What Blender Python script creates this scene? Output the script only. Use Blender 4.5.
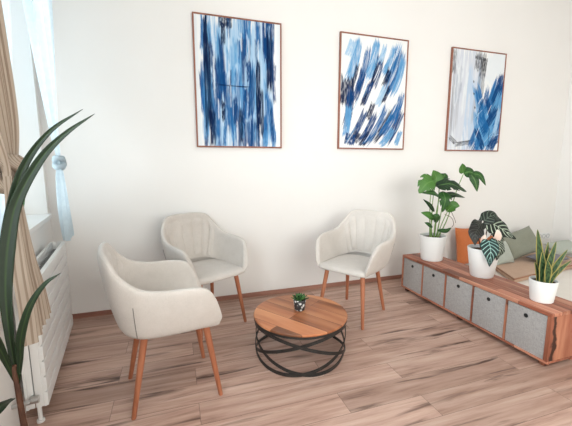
import bpy, bmesh, math, random
import numpy as np
from mathutils import Vector, Matrix
PI = math.pi
SC = bpy.context.scene
COL = SC.collection
for o in list(bpy.data.objects):
    bpy.data.objects.remove(o)

# ------------------------------------------------------------------ camera
cd = bpy.data.cameras.new('camera'); cam = bpy.data.objects.new('camera', cd); COL.objects.link(cam)
cd.sensor_width = 36; cd.lens = 36 * 339.2 / 572; cd.clip_start = .02
cam.location = (0.774, -3.186, 1.324)
cam.rotation_euler = (PI / 2 - .1468, 0, -.3185)
SC.camera = cam

# ------------------------------------------------------------------ world, daylight, exposure
wd = bpy.data.worlds.new('world'); SC.world = wd; wd.use_nodes = True
bg = wd.node_tree.nodes['Background']; bg.inputs[0].default_value = (.80, .92, 1, 1); bg.inputs[1].default_value = 2.8
SC.view_settings.view_transform = 'Standard'; SC.view_settings.look = 'None'
SC.view_settings.gamma = 1; SC.view_settings.use_curve_mapping = False
SC.view_settings.exposure = -0.54

# frame of the left wall: s runs along the wall from the corner towards the viewer, t into the room
KW = .13; NW = math.hypot(1, KW)
UW = Vector((KW, -1, 0)) / NW; TW = Vector((1, KW, 0)) / NW; OW = Vector((-.19, 0, 0))
WROT = math.atan2(TW.y, TW.x)
def wl(s, t, z): return OW + UW * s + TW * t + Vector((0, 0, z))
def wrot_light(): return Matrix((( UW.x, 0, -TW.x), (UW.y, 0, -TW.y), (0, 1, 0))).to_euler()

def area(name, loc, rot, sx, sy, power, color, spread=180):
    l = bpy.data.lights.new(name, 'AREA'); l.shape = 'RECTANGLE'; l.size = sx; l.size_y = sy
    l.energy = power; l.color = color; l.spread = math.radians(spread)
    o = bpy.data.objects.new(name, l); COL.objects.link(o); o.location = loc; o.rotation_euler = rot
    return o
COOL = (.90, .955, 1)
area('daylight', wl(.85, -.60, 1.9), wrot_light(), 1.3, 2.1, 24, COOL, 50)
area('daylight', wl(3.30, -.60, 1.95), wrot_light(), 1.5, 2.1, 150, COOL)
area('daylight', (2.6, -5.25, 1.75), (PI / 2, 0, 0), 3.2, 2.0, 190, (1, .93, .85))

# ------------------------------------------------------------------ helpers
def link(name, me, mat=None, parent=None):
    o = bpy.data.objects.new(name, me); COL.objects.link(o)
    if mat is not None:
        for m in (mat if isinstance(mat, (list, tuple)) else [mat]): me.materials.append(m)
    if parent is not None: o.parent = parent
    return o
def obj(name, bm, mat=None, parent=None, smooth=True, recalc=True):
    if recalc: bmesh.ops.recalc_face_normals(bm, faces=bm.faces)
    me = bpy.data.meshes.new(name); bm.to_mesh(me); bm.free()
    if smooth:
        for p in me.polygons: p.use_smooth = True
        try: me.set_sharp_from_angle(angle=math.radians(38))
        except Exception: pass
    return link(name, me, mat, parent)
def tag(o, label=None, cat=None, group=None, kind=None):
    if label: o['label'] = label
    if cat: o['category'] = cat
    if group: o['group'] = group
    if kind: o['kind'] = kind
    return o
def thing(name, label, cat, loc=(0, 0, 0), rz=0, group=None):
    o = bpy.data.objects.new(name, None); COL.objects.link(o); o.empty_display_size = .05
    o.location = loc; o.rotation_euler = (0, 0, rz)
    return tag(o, label, cat, group)
def dup(root, loc, rz, label):
    r = root.copy(); COL.objects.link(r); r.location = loc; r.rotation_euler = (0, 0, rz); r['label'] = label
    for ch in list(root.children):
        c = ch.copy(); COL.objects.link(c); c.parent = r
        for g in list(ch.children):
            d = g.copy(); COL.objects.link(d); d.parent = c
    return r
def box(bm, x0, x1, y0, y1, z0, z1, bev=0, f=None):
    pts = [(x, y, z) for x in (x0, x1) for y in (y0, y1) for z in (z0, z1)]
    if f: pts = [f(*p) for p in pts]
    vs = [bm.verts.new(p) for p in pts]
    fs = [bm.faces.new([vs[i] for i in q]) for q in ((0, 1, 3, 2), (4, 6, 7, 5), (0, 4, 5, 1), (2, 3, 7, 6), (0, 2, 6, 4), (1, 5, 7, 3))]
    if bev:
        es = list({e for q in fs for e in q.edges})
        bmesh.ops.bevel(bm, geom=es, offset=bev, segments=2, affect='EDGES', profile=.6)
def boxbm(*a, **k):
    bm = bmesh.new(); box(bm, *a, **k); return bm
def tube(bm, pts, rad, n=10, closed=False):
    pts = [Vector(p) for p in pts]; m = len(pts)
    rad = rad if isinstance(rad, (list, tuple)) else [rad] * m
    rings = []; prev = None
    for i in range(m):
        a = pts[(i - 1) % m] if (closed or i > 0) else pts[i]; b = pts[(i + 1) % m] if (closed or i < m - 1) else pts[i]
        t = (b - a).normalized()
        if prev is None: prev = t.orthogonal().normalized()
        u = (prev - t * prev.dot(t)).normalized(); prev = u; w = t.cross(u)
        rings.append([bm.verts.new(pts[i] + (u * math.cos(2 * PI * k / n) + w * math.sin(2 * PI * k / n)) * rad[i]) for k in range(n)])
    for i in range(m if closed else m - 1):
        r, q = rings[i], rings[(i + 1) % m]
        for k in range(n): bm.faces.new((r[k], r[(k + 1) % n], q[(k + 1) % n], q[k]))
    if not closed: bm.faces.new(rings[0][::-1]); bm.faces.new(rings[-1])
def lathe(bm, prof, n=40, c=(0, 0, 0)):
    rings = []
    for r, z in prof:
        if r < 1e-6: rings.append([bm.verts.new((c[0], c[1], c[2] + z))])
        else: rings.append([bm.verts.new((c[0] + r * math.cos(2 * PI * k / n), c[1] + r * math.sin(2 * PI * k / n), c[2] + z)) for k in range(n)])
    for a, b in zip(rings, rings[1:]):
        for k in range(n):
            k2 = (k + 1) % n
            if len(a) == 1 and len(b) == 1: continue
            if len(a) == 1: bm.faces.new((a[0], b[k2], b[k]))
            elif len(b) == 1: bm.faces.new((a[k], a[k2], b[0]))
            else: bm.faces.new((a[k], a[k2], b[k2], b[k]))
def bez(pts, n):
    """Catmull-Rom through the points"""
    P = [Vector(p) for p in pts]; P = [P[0] * 2 - P[1]] + P + [P[-1] * 2 - P[-2]]; out = []; m = len(P) - 3
    for k in range(n + 1):
        x = k / n * m; i = min(int(x), m - 1); t = x - i; a, b, c, d = P[i:i + 4]
        out.append(.5 * ((2 * b) + (c - a) * t + (2 * a - 5 * b + 4 * c - d) * t * t + (3 * b - a - 3 * c + d) * t ** 3))
    return out

# ------------------------------------------------------------------ materials
def mat(name, color=(.8, .8, .8), rough=.6, metal=0, spec=.5):
    m = bpy.data.materials.new(name); m.use_nodes = True; b = m.node_tree.nodes['Principled BSDF']
    b.inputs['Base Color'].default_value = (*color, 1); b.inputs['Roughness'].default_value = rough
    b.inputs['Metallic'].default_value = metal; b.inputs['Specular IOR Level'].default_value = spec
    return m, m.node_tree, b
def N(t, typ, **k):
    n = t.nodes.new(typ)
    for a, v in k.items():
        if a in n.inputs: n.inputs[a].default_value = v
        else: setattr(n, a, v)
    return n
def srgb(r, g, b):
    f = lambda c: c / 12.92 if c <= .04045 else ((c + .055) / 1.055) ** 2.4
    return tuple(f(c / 255) for c in (r, g, b))
def ramp(t, stops):
    r = N(t, 'ShaderNodeValToRGB'); e = r.color_ramp.elements
    while len(e) < len(stops): e.new(.5)
    for i, (p, c) in enumerate(stops): e[i].position = p; e[i].color = (*c, 1)
    return r
def coords(t, scale=(1, 1, 1), rot=(0, 0, 0), loc=(0, 0, 0)):
    c = N(t, 'ShaderNodeTexCoord'); m = N(t, 'ShaderNodeMapping')
    m.inputs['Scale'].default_value = scale; m.inputs['Rotation'].default_value = rot; m.inputs['Location'].default_value = loc
    t.links.new(c.outputs['Object'], m.inputs[0]); return m.outputs[0]
def bump(t, b, src, strength=.2, dist=.002):
    n = N(t, 'ShaderNodeBump'); n.inputs['Strength'].default_value = strength; n.inputs['Distance'].default_value = dist
    t.links.new(src, n.inputs['Height']); t.links.new(n.outputs[0], b.inputs['Normal'])
def mix(t, a, b, fac, mode='MIX'):
    n = N(t, 'ShaderNodeMix', data_type='RGBA', blend_type=mode)
    for s, v in ((n.inputs[0], fac), (n.inputs[6], a), (n.inputs[7], b)):
        if isinstance(v, (int, float)): s.default_value = v
        elif isinstance(v, tuple): s.default_value = (*v, 1)
        else: t.links.new(v, s)
    return n.outputs[2]
def noisy(name, c1, c2, scale=6, rough=.7, bs=.15, bscale=None, stretch=(1, 1, 1), spec=.4, bdist=.002):
    m, t, b = mat(name, c1, rough, 0, spec)
    v = coords(t, stretch); n = N(t, 'ShaderNodeTexNoise', Scale=scale, Detail=5.0)
    t.links.new(v, n.inputs['Vector'])
    r = ramp(t, [(.3, c1), (.7, c2)]); t.links.new(n.outputs[0], r.inputs[0]); t.links.new(r.outputs[0], b.inputs['Base Color'])
    if bs:
        n2 = N(t, 'ShaderNodeTexNoise', Scale=bscale or scale * 8, Detail=3.0); t.links.new(v, n2.inputs['Vector'])
        bump(t, b, n2.outputs[0], bs, bdist)
    return m
def woodmat(name, dark, mid, light, long_axis='Y', plank=None, rough=.5, grain=26, knots=True, spec=.4):
    """wood with grain along one axis; plank = (length, width) gives boards of different tone"""
    m, t, b = mat(name, mid, rough, 0, spec)
    sc = {'X': (1.3, grain, grain), 'Y': (grain, 1.3, grain), 'Z': (grain, grain, 1.3)}[long_axis]
    v = coords(t, sc)
    L = t.links
    if plank:
        rot = {'X': (0, 0, 0), 'Y': (0, 0, PI / 2), 'Z': (0, PI / 2, 0)}[long_axis]
        pv = coords(t, (1, 1, 1), rot)
        br = N(t, 'ShaderNodeTexBrick', offset=.41, offset_frequency=2)
        for k, x in dict(Scale=1.0).items(): br.inputs[k].default_value = x
        br.inputs['Brick Width'].default_value = plank[0]; br.inputs['Row Height'].default_value = plank[1]
        br.inputs['Mortar Size'].default_value = .0012; br.inputs['Mortar Smooth'].default_value = .3
        br.inputs['Color1'].default_value = (0, 0, 0, 1); br.inputs['Color2'].default_value = (1, 1, 1, 1)
        br.inputs['Mortar'].default_value = (.4, .4, .4, 1)
        L.new(pv, br.inputs['Vector'])
        off = N(t, 'ShaderNodeVectorMath', operation='MULTIPLY_ADD')
        L.new(br.outputs['Color'], off.inputs[0]); off.inputs[1].default_value = (17, 17, 17); L.new(v, off.inputs[2])
        v = off.outputs[0]
    n1 = N(t, 'ShaderNodeTexNoise', Scale=.55, Detail=6.0, Roughness=.62, Distortion=.35); L.new(v, n1.inputs['Vector'])
    r = ramp(t, [(.27, dark), (.46, mid), (.70, light)]); L.new(n1.outputs[0], r.inputs[0])
    c = r.outputs[0]
    if plank:
        tone = ramp(t, [(0, (.72, .70, .68)), (.5, (.97, .97, .97)), (1, (1.12, 1.12, 1.12))]); L.new(br.outputs['Color'], tone.inputs[0])
        c = mix(t, c, tone.outputs[0], 1.0, 'MULTIPLY')
        c = mix(t, c, tuple(x * .35 for x in dark), br.outputs['Fac'])
    if knots:
        n2 = N(t, 'ShaderNodeTexNoise', Scale=.16, Detail=3.0, Roughness=.55, Distortion=.5); L.new(v, n2.inputs['Vector'])
        k = ramp(t, [(.60, (0, 0, 0)), (.72, (1, 1, 1))]); L.new(n2.outputs[0], k.inputs[0])
        c = mix(t, c, tuple(x * .45 for x in dark), k.outputs[0])
    L.new(c, b.inputs['Base Color']); bump(t, b, n1.outputs[0], .12, .002)
    return m
def colmat(name, rough=.5, spec=.4, trans=0):
    """surface coloured by its own pattern (painted attribute)"""
    m, t, b = mat(name, (.5, .5, .5), rough, 0, spec)
    a = N(t, 'ShaderNodeAttribute', attribute_name='Col'); t.links.new(a.outputs['Color'], b.inputs['Base Color'])
    return m

WALL = noisy('white_wall_paint', (.845, .815, .785), (.86, .83, .80), 2, .85, .05, 60)
CEIL = noisy('white_ceiling_paint', (.86, .855, .84), (.88, .875, .86), 2, .9, .03, 60)
WHITE = noisy('white_lacquer', (.80, .79, .77), (.83, .82, .80), 3, .35, 0)
POTW = noisy('white_ceramic', (.82, .81, .79), (.85, .84, .82), 5, .35, .03, 40)
BASEW = woodmat('baseboard_wood', srgb(112, 72, 58), srgb(150, 104, 88), srgb(172, 126, 108), 'X', None, .5)
FLOORM = None
CABW = woodmat('reclaimed_sideboard_wood', srgb(88, 46, 34), srgb(164, 98, 74), srgb(216, 160, 132), 'Y', (.52, .075), .5, 20)
CABE = woodmat('reclaimed_end_board_wood', srgb(80, 42, 32), srgb(156, 94, 70), srgb(196, 136, 106), 'Z', None, .55, 14)
TABW = woodmat('mango_table_wood', srgb(92, 50, 32), srgb(176, 108, 70), srgb(210, 148, 104), 'Y', (4.0, .13), .42, 9)
LEGW = woodmat('chair_leg_wood', srgb(138, 80, 54), srgb(168, 104, 74), srgb(186, 124, 92), 'Z', None, .42, 30, False)
FRAMEW = woodmat('picture_frame_wood', srgb(112, 66, 52), srgb(140, 88, 70), srgb(160, 106, 86), 'Z', None, .5, 30, False)
IRON = noisy('black_iron', (.016, .015, .014), (.03, .028, .026), 20, .42, .1, 90)
def fabric(name, c1, c2, sc=420, rough=.92, bs=.25):
    m, t, b = mat(name, c1, rough, 0, .25)
    v = coords(t)
    n = N(t, 'ShaderNodeTexNoise', Scale=9.0, Detail=6.0, Roughness=.7); t.links.new(v, n.inputs['Vector'])
    n2 = N(t, 'ShaderNodeTexNoise', Scale=float(sc), Detail=2.0); t.links.new(v, n2.inputs['Vector'])
    mx = N(t, 'ShaderNodeMath', operation='MULTIPLY_ADD'); t.links.new(n2.outputs[0], mx.inputs[0]); mx.inputs[1].default_value = .6
    ml = N(t, 'ShaderNodeMath', operation='MULTIPLY'); t.links.new(n.outputs[0], ml.inputs[0]); ml.inputs[1].default_value = .4
    t.links.new(ml.outputs[0], mx.inputs[2])
    r = ramp(t, [(.3, c1), (.7, c2)]); t.links.new(mx.outputs[0], r.inputs[0]); t.links.new(r.outputs[0], b.inputs['Base Color'])
    bump(t, b, n2.outputs[0], bs, .001)
    b.inputs['Sheen Weight'].default_value = .15
    return m
CHAIRF = fabric('cream_chair_fabric', srgb(190, 182, 174), srgb(214, 206, 199))
SEAM = fabric('stitched_seam', srgb(120, 116, 112), srgb(140, 134, 128))
BOXF = None
ORANGE = fabric('rust_orange_fabric', srgb(178, 96, 52), srgb(198, 116, 70))
SAGE = fabric('sage_green_fabric', srgb(126, 128, 114), srgb(148, 149, 134))
SAGEL = fabric('pale_sage_fabric', srgb(168, 174, 164), srgb(186, 190, 180))
GREYF = fabric('dark_grey_fabric', srgb(104, 102, 108), srgb(126, 123, 127))
TAN = fabric('tan_mat_fabric', srgb(178, 146, 122), srgb(196, 164, 140))
TANP = fabric('mat_piping', srgb(150, 96, 66), srgb(168, 112, 80))
MATT = fabric('white_mattress_cover', srgb(222, 214, 204), srgb(234, 228, 220), 300)
SOIL = noisy('potting_soil', (.03, .017, .01), (.09, .05, .03), 40, .95, .8, 120, bdist=.01)
LEAFM = colmat('leaf', .45, .35)
PAPER = colmat('painted_canvas', .9, .04)
STEM = noisy('green_stem', srgb(96, 130, 66), srgb(130, 160, 92), 10, .5, 0)
STEMB = noisy('brown_cane', srgb(70, 42, 30), srgb(96, 62, 44), 20, .7, .3, 60)
HOLE = noisy('black_grommet', (.01, .01, .01), (.02, .02, .02), 10, .5, 0)

def bark_edge(m):
    t = m.node_tree; b = t.nodes['Principled BSDF']; L = t.links; src = b.inputs['Base Color'].links[0].from_socket
    v = coords(t); sx = N(t, 'ShaderNodeSeparateXYZ'); L.new(v, sx.inputs[0])
    n = N(t, 'ShaderNodeTexNoise', Scale=9.0, Detail=4.0); L.new(v, n.inputs['Vector'])
    d = N(t, 'ShaderNodeMath', operation='MULTIPLY_ADD'); L.new(n.outputs[0], d.inputs[0]); d.inputs[1].default_value = .11; L.new(sx.outputs[0], d.inputs[2])
    a = N(t, 'ShaderNodeMath', operation='ADD'); L.new(d.outputs[0], a.inputs[0]); a.inputs[1].default_value = .078
    ab = N(t, 'ShaderNodeMath', operation='ABSOLUTE'); L.new(a.outputs[0], ab.inputs[0])
    r = ramp(t, [(.012, (1, 1, 1)), (.024, (0, 0, 0))]); L.new(ab.outputs[0], r.inputs[0])
    L.new(mix(t, src, srgb(62, 38, 30), r.outputs[0]), b.inputs['Base Color'])
bark_edge(CABE)
def floor_material():
    m, t, b = mat('laminate_planks', (.4, .3, .25), .42, 0, .45); L = t.links
    pv = coords(t, (1, 1, 1), loc=(.37, .06, 0))
    br = N(t, 'ShaderNodeTexBrick', offset=.37, offset_frequency=2)
    br.inputs['Scale'].default_value = 1; br.inputs['Brick Width'].default_value = 1.22; br.inputs['Row Height'].default_value = .168
    br.inputs['Mortar Size'].default_value = .0011; br.inputs['Mortar Smooth'].default_value = .2
    br.inputs['Color1'].default_value = (0, 0, 0, 1); br.inputs['Color2'].default_value = (1, 1, 1, 1); br.inputs['Mortar'].default_value = (.5, .5, .5, 1)
    L.new(pv, br.inputs['Vector'])
    def strands(sx, sy, det, rough, dist, k):
        v = coords(t, (sx, sy, 1)); a = N(t, 'ShaderNodeVectorMath', operation='MULTIPLY_ADD')
        L.new(br.outputs['Color'], a.inputs[0]); a.inputs[1].default_value = (k, k * 1.7, k); L.new(v, a.inputs[2])
        n = N(t, 'ShaderNodeTexNoise', Scale=1.0, Detail=det, Roughness=rough, Distortion=dist); L.new(a.outputs[0], n.inputs['Vector']); return n.outputs[0]
    g = strands(1.6, 22, 7.0, .65, .3, 23)
    r = ramp(t, [(.25, srgb(126, 96, 84)), (.42, srgb(178, 143, 127)), (.56, srgb(196, 163, 147)), (.75, srgb(212, 185, 170))]); L.new(g, r.inputs[0])
    c = r.outputs[0]
    tone = ramp(t, [(0, (.80, .785, .77)), (.5, (.96, .96, .96)), (1, (1.10, 1.10, 1.10))]); L.new(br.outputs['Color'], tone.inputs[0])
    c = mix(t, c, tone.outputs[0], 1.0, 'MULTIPLY')
    s = strands(1.3, 15, 4.0, .55, .5, 41)
    k = ramp(t, [(.59, (0, 0, 0)), (.70, (1, 1, 1))]); L.new(s, k.inputs[0])
    c = mix(t, c, srgb(86, 60, 51), k.outputs[0])
    c = mix(t, c, srgb(96, 72, 62), br.outputs['Fac'])
    L.new(c, b.inputs['Base Color']); bump(t, b, g, .06, .002)
    return m
FLOORM = floor_material()

def box_fabric():
    m, t, b = mat('grey_linen_box_fabric', (.4, .4, .4), .9, 0, .2); L = t.links
    h = N(t, 'ShaderNodeTexNoise', Scale=1.0, Detail=4.0); L.new(coords(t, (40, 30, 260)), h.inputs['Vector'])
    w = N(t, 'ShaderNodeTexNoise', Scale=1.0, Detail=4.0); L.new(coords(t, (40, 260, 30)), w.inputs['Vector'])
    a = N(t, 'ShaderNodeMath', operation='ADD'); L.new(h.outputs[0], a.inputs[0]); L.new(w.outputs[0], a.inputs[1])
    r = ramp(t, [(.36, srgb(154, 151, 149)), (.64, srgb(186, 183, 181))]); 
    hm = N(t, 'ShaderNodeMath', operation='MULTIPLY'); hm.inputs[1].default_value = .5; L.new(a.outputs[0], hm.inputs[0]); L.new(hm.outputs[0], r.inputs[0])
    L.new(r.outputs[0], b.inputs['Base Color']); bump(t, b, a.outputs[0], .3, .001)
    return m
BOXF = box_fabric()

def sheer_mat(name, c1, c2, transp, transl, stripes=0):
    m = bpy.data.materials.new(name); m.use_nodes = True; t = m.node_tree; t.nodes.clear(); L = t.links
    out = N(t, 'ShaderNodeOutputMaterial'); d = N(t, 'ShaderNodeBsdfDiffuse'); tl = N(t, 'ShaderNodeBsdfTranslucent'); tp = N(t, 'ShaderNodeBsdfTransparent')
    if stripes:
        a = N(t, 'ShaderNodeAttribute', attribute_name='Col')
        w = N(t, 'ShaderNodeMath', operation='MULTIPLY'); w.inputs[1].default_value = stripes; 
        sp = N(t, 'ShaderNodeSeparateColor'); L.new(a.outputs['Color'], sp.inputs[0]); L.new(sp.outputs[0], w.inputs[0])
        fr = N(t, 'ShaderNodeMath', operation='FRACT'); L.new(w.outputs[0], fr.inputs[0])
        r = ramp(t, [(.28, c1), (.42, c2)]); L.new(fr.outputs[0], r.inputs[0])
    else:
        n = N(t, 'ShaderNodeTexNoise', Scale=30.0, Detail=3.0); L.new(coords(t), n.inputs['Vector']); r = ramp(t, [(.3, c1), (.7, c2)]); L.new(n.outputs[0], r.inputs[0])
    L.new(r.outputs[0], d.inputs[0]); L.new(r.outputs[0], tl.inputs[0])
    m1 = N(t, 'ShaderNodeMixShader'); m1.inputs[0].default_value = transl; L.new(d.outputs[0], m1.inputs[1]); L.new(tl.outputs[0], m1.inputs[2])
    m2 = N(t, 'ShaderNodeMixShader'); m2.inputs[0].default_value = transp; L.new(m1.outputs[0], m2.inputs[1]); L.new(tp.outputs[0], m2.inputs[2])
    L.new(m2.outputs[0], out.inputs[0]); return m
SHEER = sheer_mat('white_sheer_voile', (.62, .70, .745), (.70, .78, .82), .05, .5)
BEIGE = sheer_mat('beige_striped_cloth', srgb(164, 146, 130), srgb(196, 181, 165), 0, .18, 46)
def glass_mat(name='window_glass'):
    m = bpy.data.materials.new(name); m.use_nodes = True; t = m.node_tree; t.nodes.clear(); L = t.links
    out = N(t, 'ShaderNodeOutputMaterial'); g = N(t, 'ShaderNodeBsdfGlossy', Roughness=.02); tp = N(t, 'ShaderNodeBsdfTransparent')
    tp.inputs[0].default_value = (.97, .99, .99, 1)
    m1 = N(t, 'ShaderNodeMixShader'); m1.inputs[0].default_value = .06; L.new(tp.outputs[0], m1.inputs[1]); L.new(g.outputs[0], m1.inputs[2]); L.new(m1.outputs[0], out.inputs[0])
    return m
GLASS = glass_mat()

# ------------------------------------------------------------------ the room
H = 3.55; XR = 5.66; YF = -4.7
def struct(name, bm, m, smooth=False, parent=None):
    o = obj(name, bm, m, parent, smooth)
    if parent is None: o['kind'] = 'structure'
    return o
struct('floor', boxbm(-.9, XR + .3, YF - .6, .3, -.12, 0), FLOORM)
struct('ceiling', boxbm(-.9, XR + .3, YF - .6, .3, H, H + .15), CEIL)
struct('wall_back', boxbm(-.7, XR + .3, 0, .25, 0, H), WALL)
struct('wall_right', boxbm(XR, XR + .25, YF - .3, 0, 0, H), WALL)
W1 = (.10, 1.50); W2 = (2.25, 3.85); WZ = (.93, 2.80)
bm = bmesh.new()
for s0, s1 in ((-.02, W1[0]), (W1[1], W2[0]), (W2[1], 5.0)): box(bm, s0, s1, -.36, 0, 0, H, f=wl)
for s0, s1 in (W1, W2):
    box(bm, s0, s1, -.36, 0, 0, WZ[0] - .035, f=wl); box(bm, s0, s1, -.36, 0, WZ[1], H, f=wl)
struct('wall_left', bm, WALL)
F0, F1 = 1.0, 4.2
bm = bmesh.new()
box(bm, -.3, F0, YF - .3, YF, 0, H); box(bm, F1, XR, YF - .3, YF, 0, H); box(bm, F0, F1, YF - .3, YF, 0, .8); box(bm, F0, F1, YF - .3, YF, 2.75, H)
struct('wall_front', bm, WALL)
def window(name, f, a0, a1, z0, z1, t, mull):
    bm = bmesh.new(); w = .055
    box(bm, a0, a0 + w, t - .06, t, z0, z1, .004, f); box(bm, a1 - w, a1, t - .06, t, z0, z1, .004, f)
    box(bm, a0 + w, a1 - w, t - .06, t, z0, z0 + w, .004, f); box(bm, a0 + w, a1 - w, t - .06, t, z1 - w, z1, .004, f)
    for q in mull: box(bm, q - .045, q + .045, t - .055, t - .005, z0 + w, z1 - w, .004, f)
    o = struct(name, bm, WHITE)
    obj('pane', boxbm(a0 + w, a1 - w, t - .036, t - .03, z0 + w, z1 - w, f=f), GLASS, o, False)
    return o
window('window_1', wl, W1[0], W1[1], WZ[0], WZ[1], -.16, (.80,))
window('window_2', wl, W2[0], W2[1], WZ[0], WZ[1], -.16, (3.05,))
window('window_3', lambda a, t, z: Vector((a, YF - .02 + t, z)), F0, F1, .8, 2.75, -.1, (2.07, 3.13))
struct('trim_1', boxbm(W1[0], W1[1], -.36, .028, WZ[0] - .035, WZ[0], .004, wl), WHITE)
struct('trim_2', boxbm(W2[0], W2[1], -.36, .028, WZ[0] - .035, WZ[0], .004, wl), WHITE)
struct('baseboard_back', boxbm(-.17, XR - .016, -.016, 0, 0, .042, .003), BASEW)
struct('baseboard_right', boxbm(XR - .016, XR, YF, 0, 0, .042, .003), BASEW)

# ------------------------------------------------------------------ cabinet with fabric boxes
CX0, CX1, CY0, CY1, CZ = 3.005, 3.345, -1.79, -.304, .3786
cab = thing('sideboard', 'long low reclaimed-wood sideboard open at the front, with three potted plants on top', 'sideboard', ((CX0 + CX1) / 2, (CY0 + CY1) / 2, 0))
def cb(name, x0, x1, y0, y1, z0, z1, m, bev=.002):
    cx, cy = (CX0 + CX1) / 2, (CY0 + CY1) / 2
    return obj(name, boxbm(x0 - cx, x1 - cx, y0 - cy, y1 - cy, z0, z1, bev), m, cab)
cb('top_board', CX0, CX1, CY0, CY1, CZ - .024, CZ, CABW, .003)
cb('bottom_board', CX0, CX1, CY0, CY1, .034, .050, CABW)
cb('end_panel', CX0, CX1, CY0, CY0 + .026, .050, CZ - .024, CABE)
cb('end_panel', CX0, CX1, CY1 - .018, CY1, .050, CZ - .024, CABE)
cb('back_panel', CX1 - .012, CX1, CY0 + .026, CY1 - .018, .050, CZ - .024, CABE, .001)
inner = (CY1 - .018) - (CY0 + .026); bw = (inner - 4 * .013) / 5
for k in range(1, 5):
    y = CY0 + .026 + k * bw + (k - 1) * .013
    cb('divider', CX0 + .002, CX1 - .012, y, y + .013, .050, CZ - .024, CABE, .001)
for y in (CY0 + .05, (CY0 + CY1) / 2, CY1 - .05):
    for x in (CX0 + .05, CX1 - .05):
        cb('foot', x - .022, x + .022, y - .022, y + .022, 0, .034, CABE)
names = ['grey linen storage box at the near end of the sideboard, below the snake plant',
         'grey linen storage box second from the near end of the sideboard',
         'grey linen storage box in the middle of the row of five in the sideboard',
         'grey linen storage box second from the far end of the sideboard',
         'grey linen storage box at the far end of the sideboard, nearest the back wall']
bm = bmesh.new(); d = .29; h = CZ - .024 - .050 - .006
for f in ((-.0, .012, -bw / 2 + .004, bw / 2 - .004, 0, h), (d - .012, d, -bw / 2 + .004, bw / 2 - .004, 0, h), (.012, d - .012, -bw / 2 + .004, -bw / 2 + .014, 0, h),
          (.012, d - .012, bw / 2 - .014, bw / 2 - .004, 0, h), (.012, d - .012, -bw / 2 + .014, bw / 2 - .014, 0, .008)): box(bm, *f, .0015)
sb = thing('storage_box', names[0], 'storage box', (CX0 + .006, CY0 + .026 + bw / 2, .050), 0, 'grey fabric boxes in the sideboard')
obj('box_body', bm, BOXF, sb)
bm = bmesh.new(); tube(bm, [(-.003 , .011 * math.cos(a), h - .052 + .011 * math.sin(a)) for a in [2 * PI * k / 20 for k in range(20)]], .0035, 8, True)
bmesh.ops.create_cone(bm, cap_ends=True, segments=20, radius1=.010, radius2=.010, depth=.004, matrix=Matrix.Translation((-.0008, 0, h - .052)) @ Matrix.Rotation(PI / 2, 4, 'Y'))
tag(obj('grommet', bm, HOLE, sb), 'black round finger hole')
for k in range(1, 5):
    dup(sb, (CX0 + .006, CY0 + .026 + bw / 2 + k * (bw + .013), .050), 0, names[k])

# ------------------------------------------------------------------ low daybed behind the sideboard
def pillow_bm(w, h, th, n=18, corner=.86):
    bm = bmesh.new(); rows = {}
    for sgn in (1, -1):
        for i in range(n + 1):
            for j in range(n + 1):
                if sgn == -1 and (i in (0, n) or j in (0, n)): rows[(-1, i, j)] = rows[(1, i, j)]; continue
                a = 2 * i / n - 1; b = 2 * j / n - 1
                pin = 1 - .10 * (1 - a * a) * abs(b) ** 3; pin2 = 1 - .10 * (1 - b * b) * abs(a) ** 3
                zz = th / 2 * ((1 - a ** 4) * (1 - b ** 4)) ** .55 * (1 + .10 * math.sin(3.1 * a + 2.2 * b + sgn))
                rows[(sgn, i, j)] = bm.verts.new((a * w / 2 * pin2, sgn * zz, (b + 1) * h / 2 * 1.0 - (pin - 1) * 0 + (1 - pin) * (-h / 2) * (1 if b > 0 else -1)))
    for sgn in (1, -1):
        for i in range(n):
            for j in range(n):
                q = [rows[(sgn, i, j)], rows[(sgn, i + 1, j)], rows[(sgn, i + 1, j + 1)], rows[(sgn, i, j + 1)]]
                bm.faces.new(q if sgn == -1 else q[::-1])
    return bm
def cushion(name, label, cat, m, loc, rot, w, h, th):
    o = obj(name, pillow_bm(w, h, th), m); o.location = loc; o.rotation_euler = rot; return tag(o, label, cat)
bm = boxbm(3.47, 5.60, -2.05, -.06, .0, .11, .03)
tag(obj('mattress', bm, MATT), 'white low mattress on the floor behind the sideboard', 'mattress')
def slab(name, pts, z0, z1, m, parent=None, bev=.012):
    bm = bmesh.new(); lo = [bm.verts.new((x, y, z0)) for x, y in pts]; hi = [bm.verts.new((x, y, z1)) for x, y in pts]; n = len(pts)
    bm.faces.new(lo[::-1]); bm.faces.new(hi)
    for i in range(n): bm.faces.new((lo[i], lo[(i + 1) % n], hi[(i + 1) % n], hi[i]))
    bmesh.ops.bevel(bm, geom=list(bm.edges), offset=bev, segments=3, affect='EDGES')
    return obj(name, bm, m, parent)
padp = [(4.0, -.775), (5.45, -.585), (5.45, -.10), (4.36, -.10)]
pad = thing('seat_mat', 'flat tan seat mat with darker piped edge on the white mattress', 'mat', (4.5, -.5, .11))
loc = [(x - 4.5, y + .5) for x, y in padp]
slab('mat_body', loc, 0, .05, TAN, pad)
bm = bmesh.new(); tube(bm, [(x, y, .044) for x, y in loc], .005, 8, True); obj('piping', bm, TANP, pad)
cushion('cushion', 'rust orange square cushion leaning on the back wall behind the dark-leaved plant', 'cushion', ORANGE, (4.07, -.17, .122), (-.16, 0, .03), .40, .46, .11)
cushion('cushion', 'sage green square pillow tilted against the back wall, largest of the pillows', 'pillow', SAGE, (4.80, -.31, .205), (-.52, -.24, -.10), .50, .335, .14)
cushion('cushion', 'pale sage pillow leaning low at the left of the green pillow', 'pillow', SAGEL, (4.40, -.36, .155), (-.50, -.05, .05), .30, .27, .09)
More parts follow.
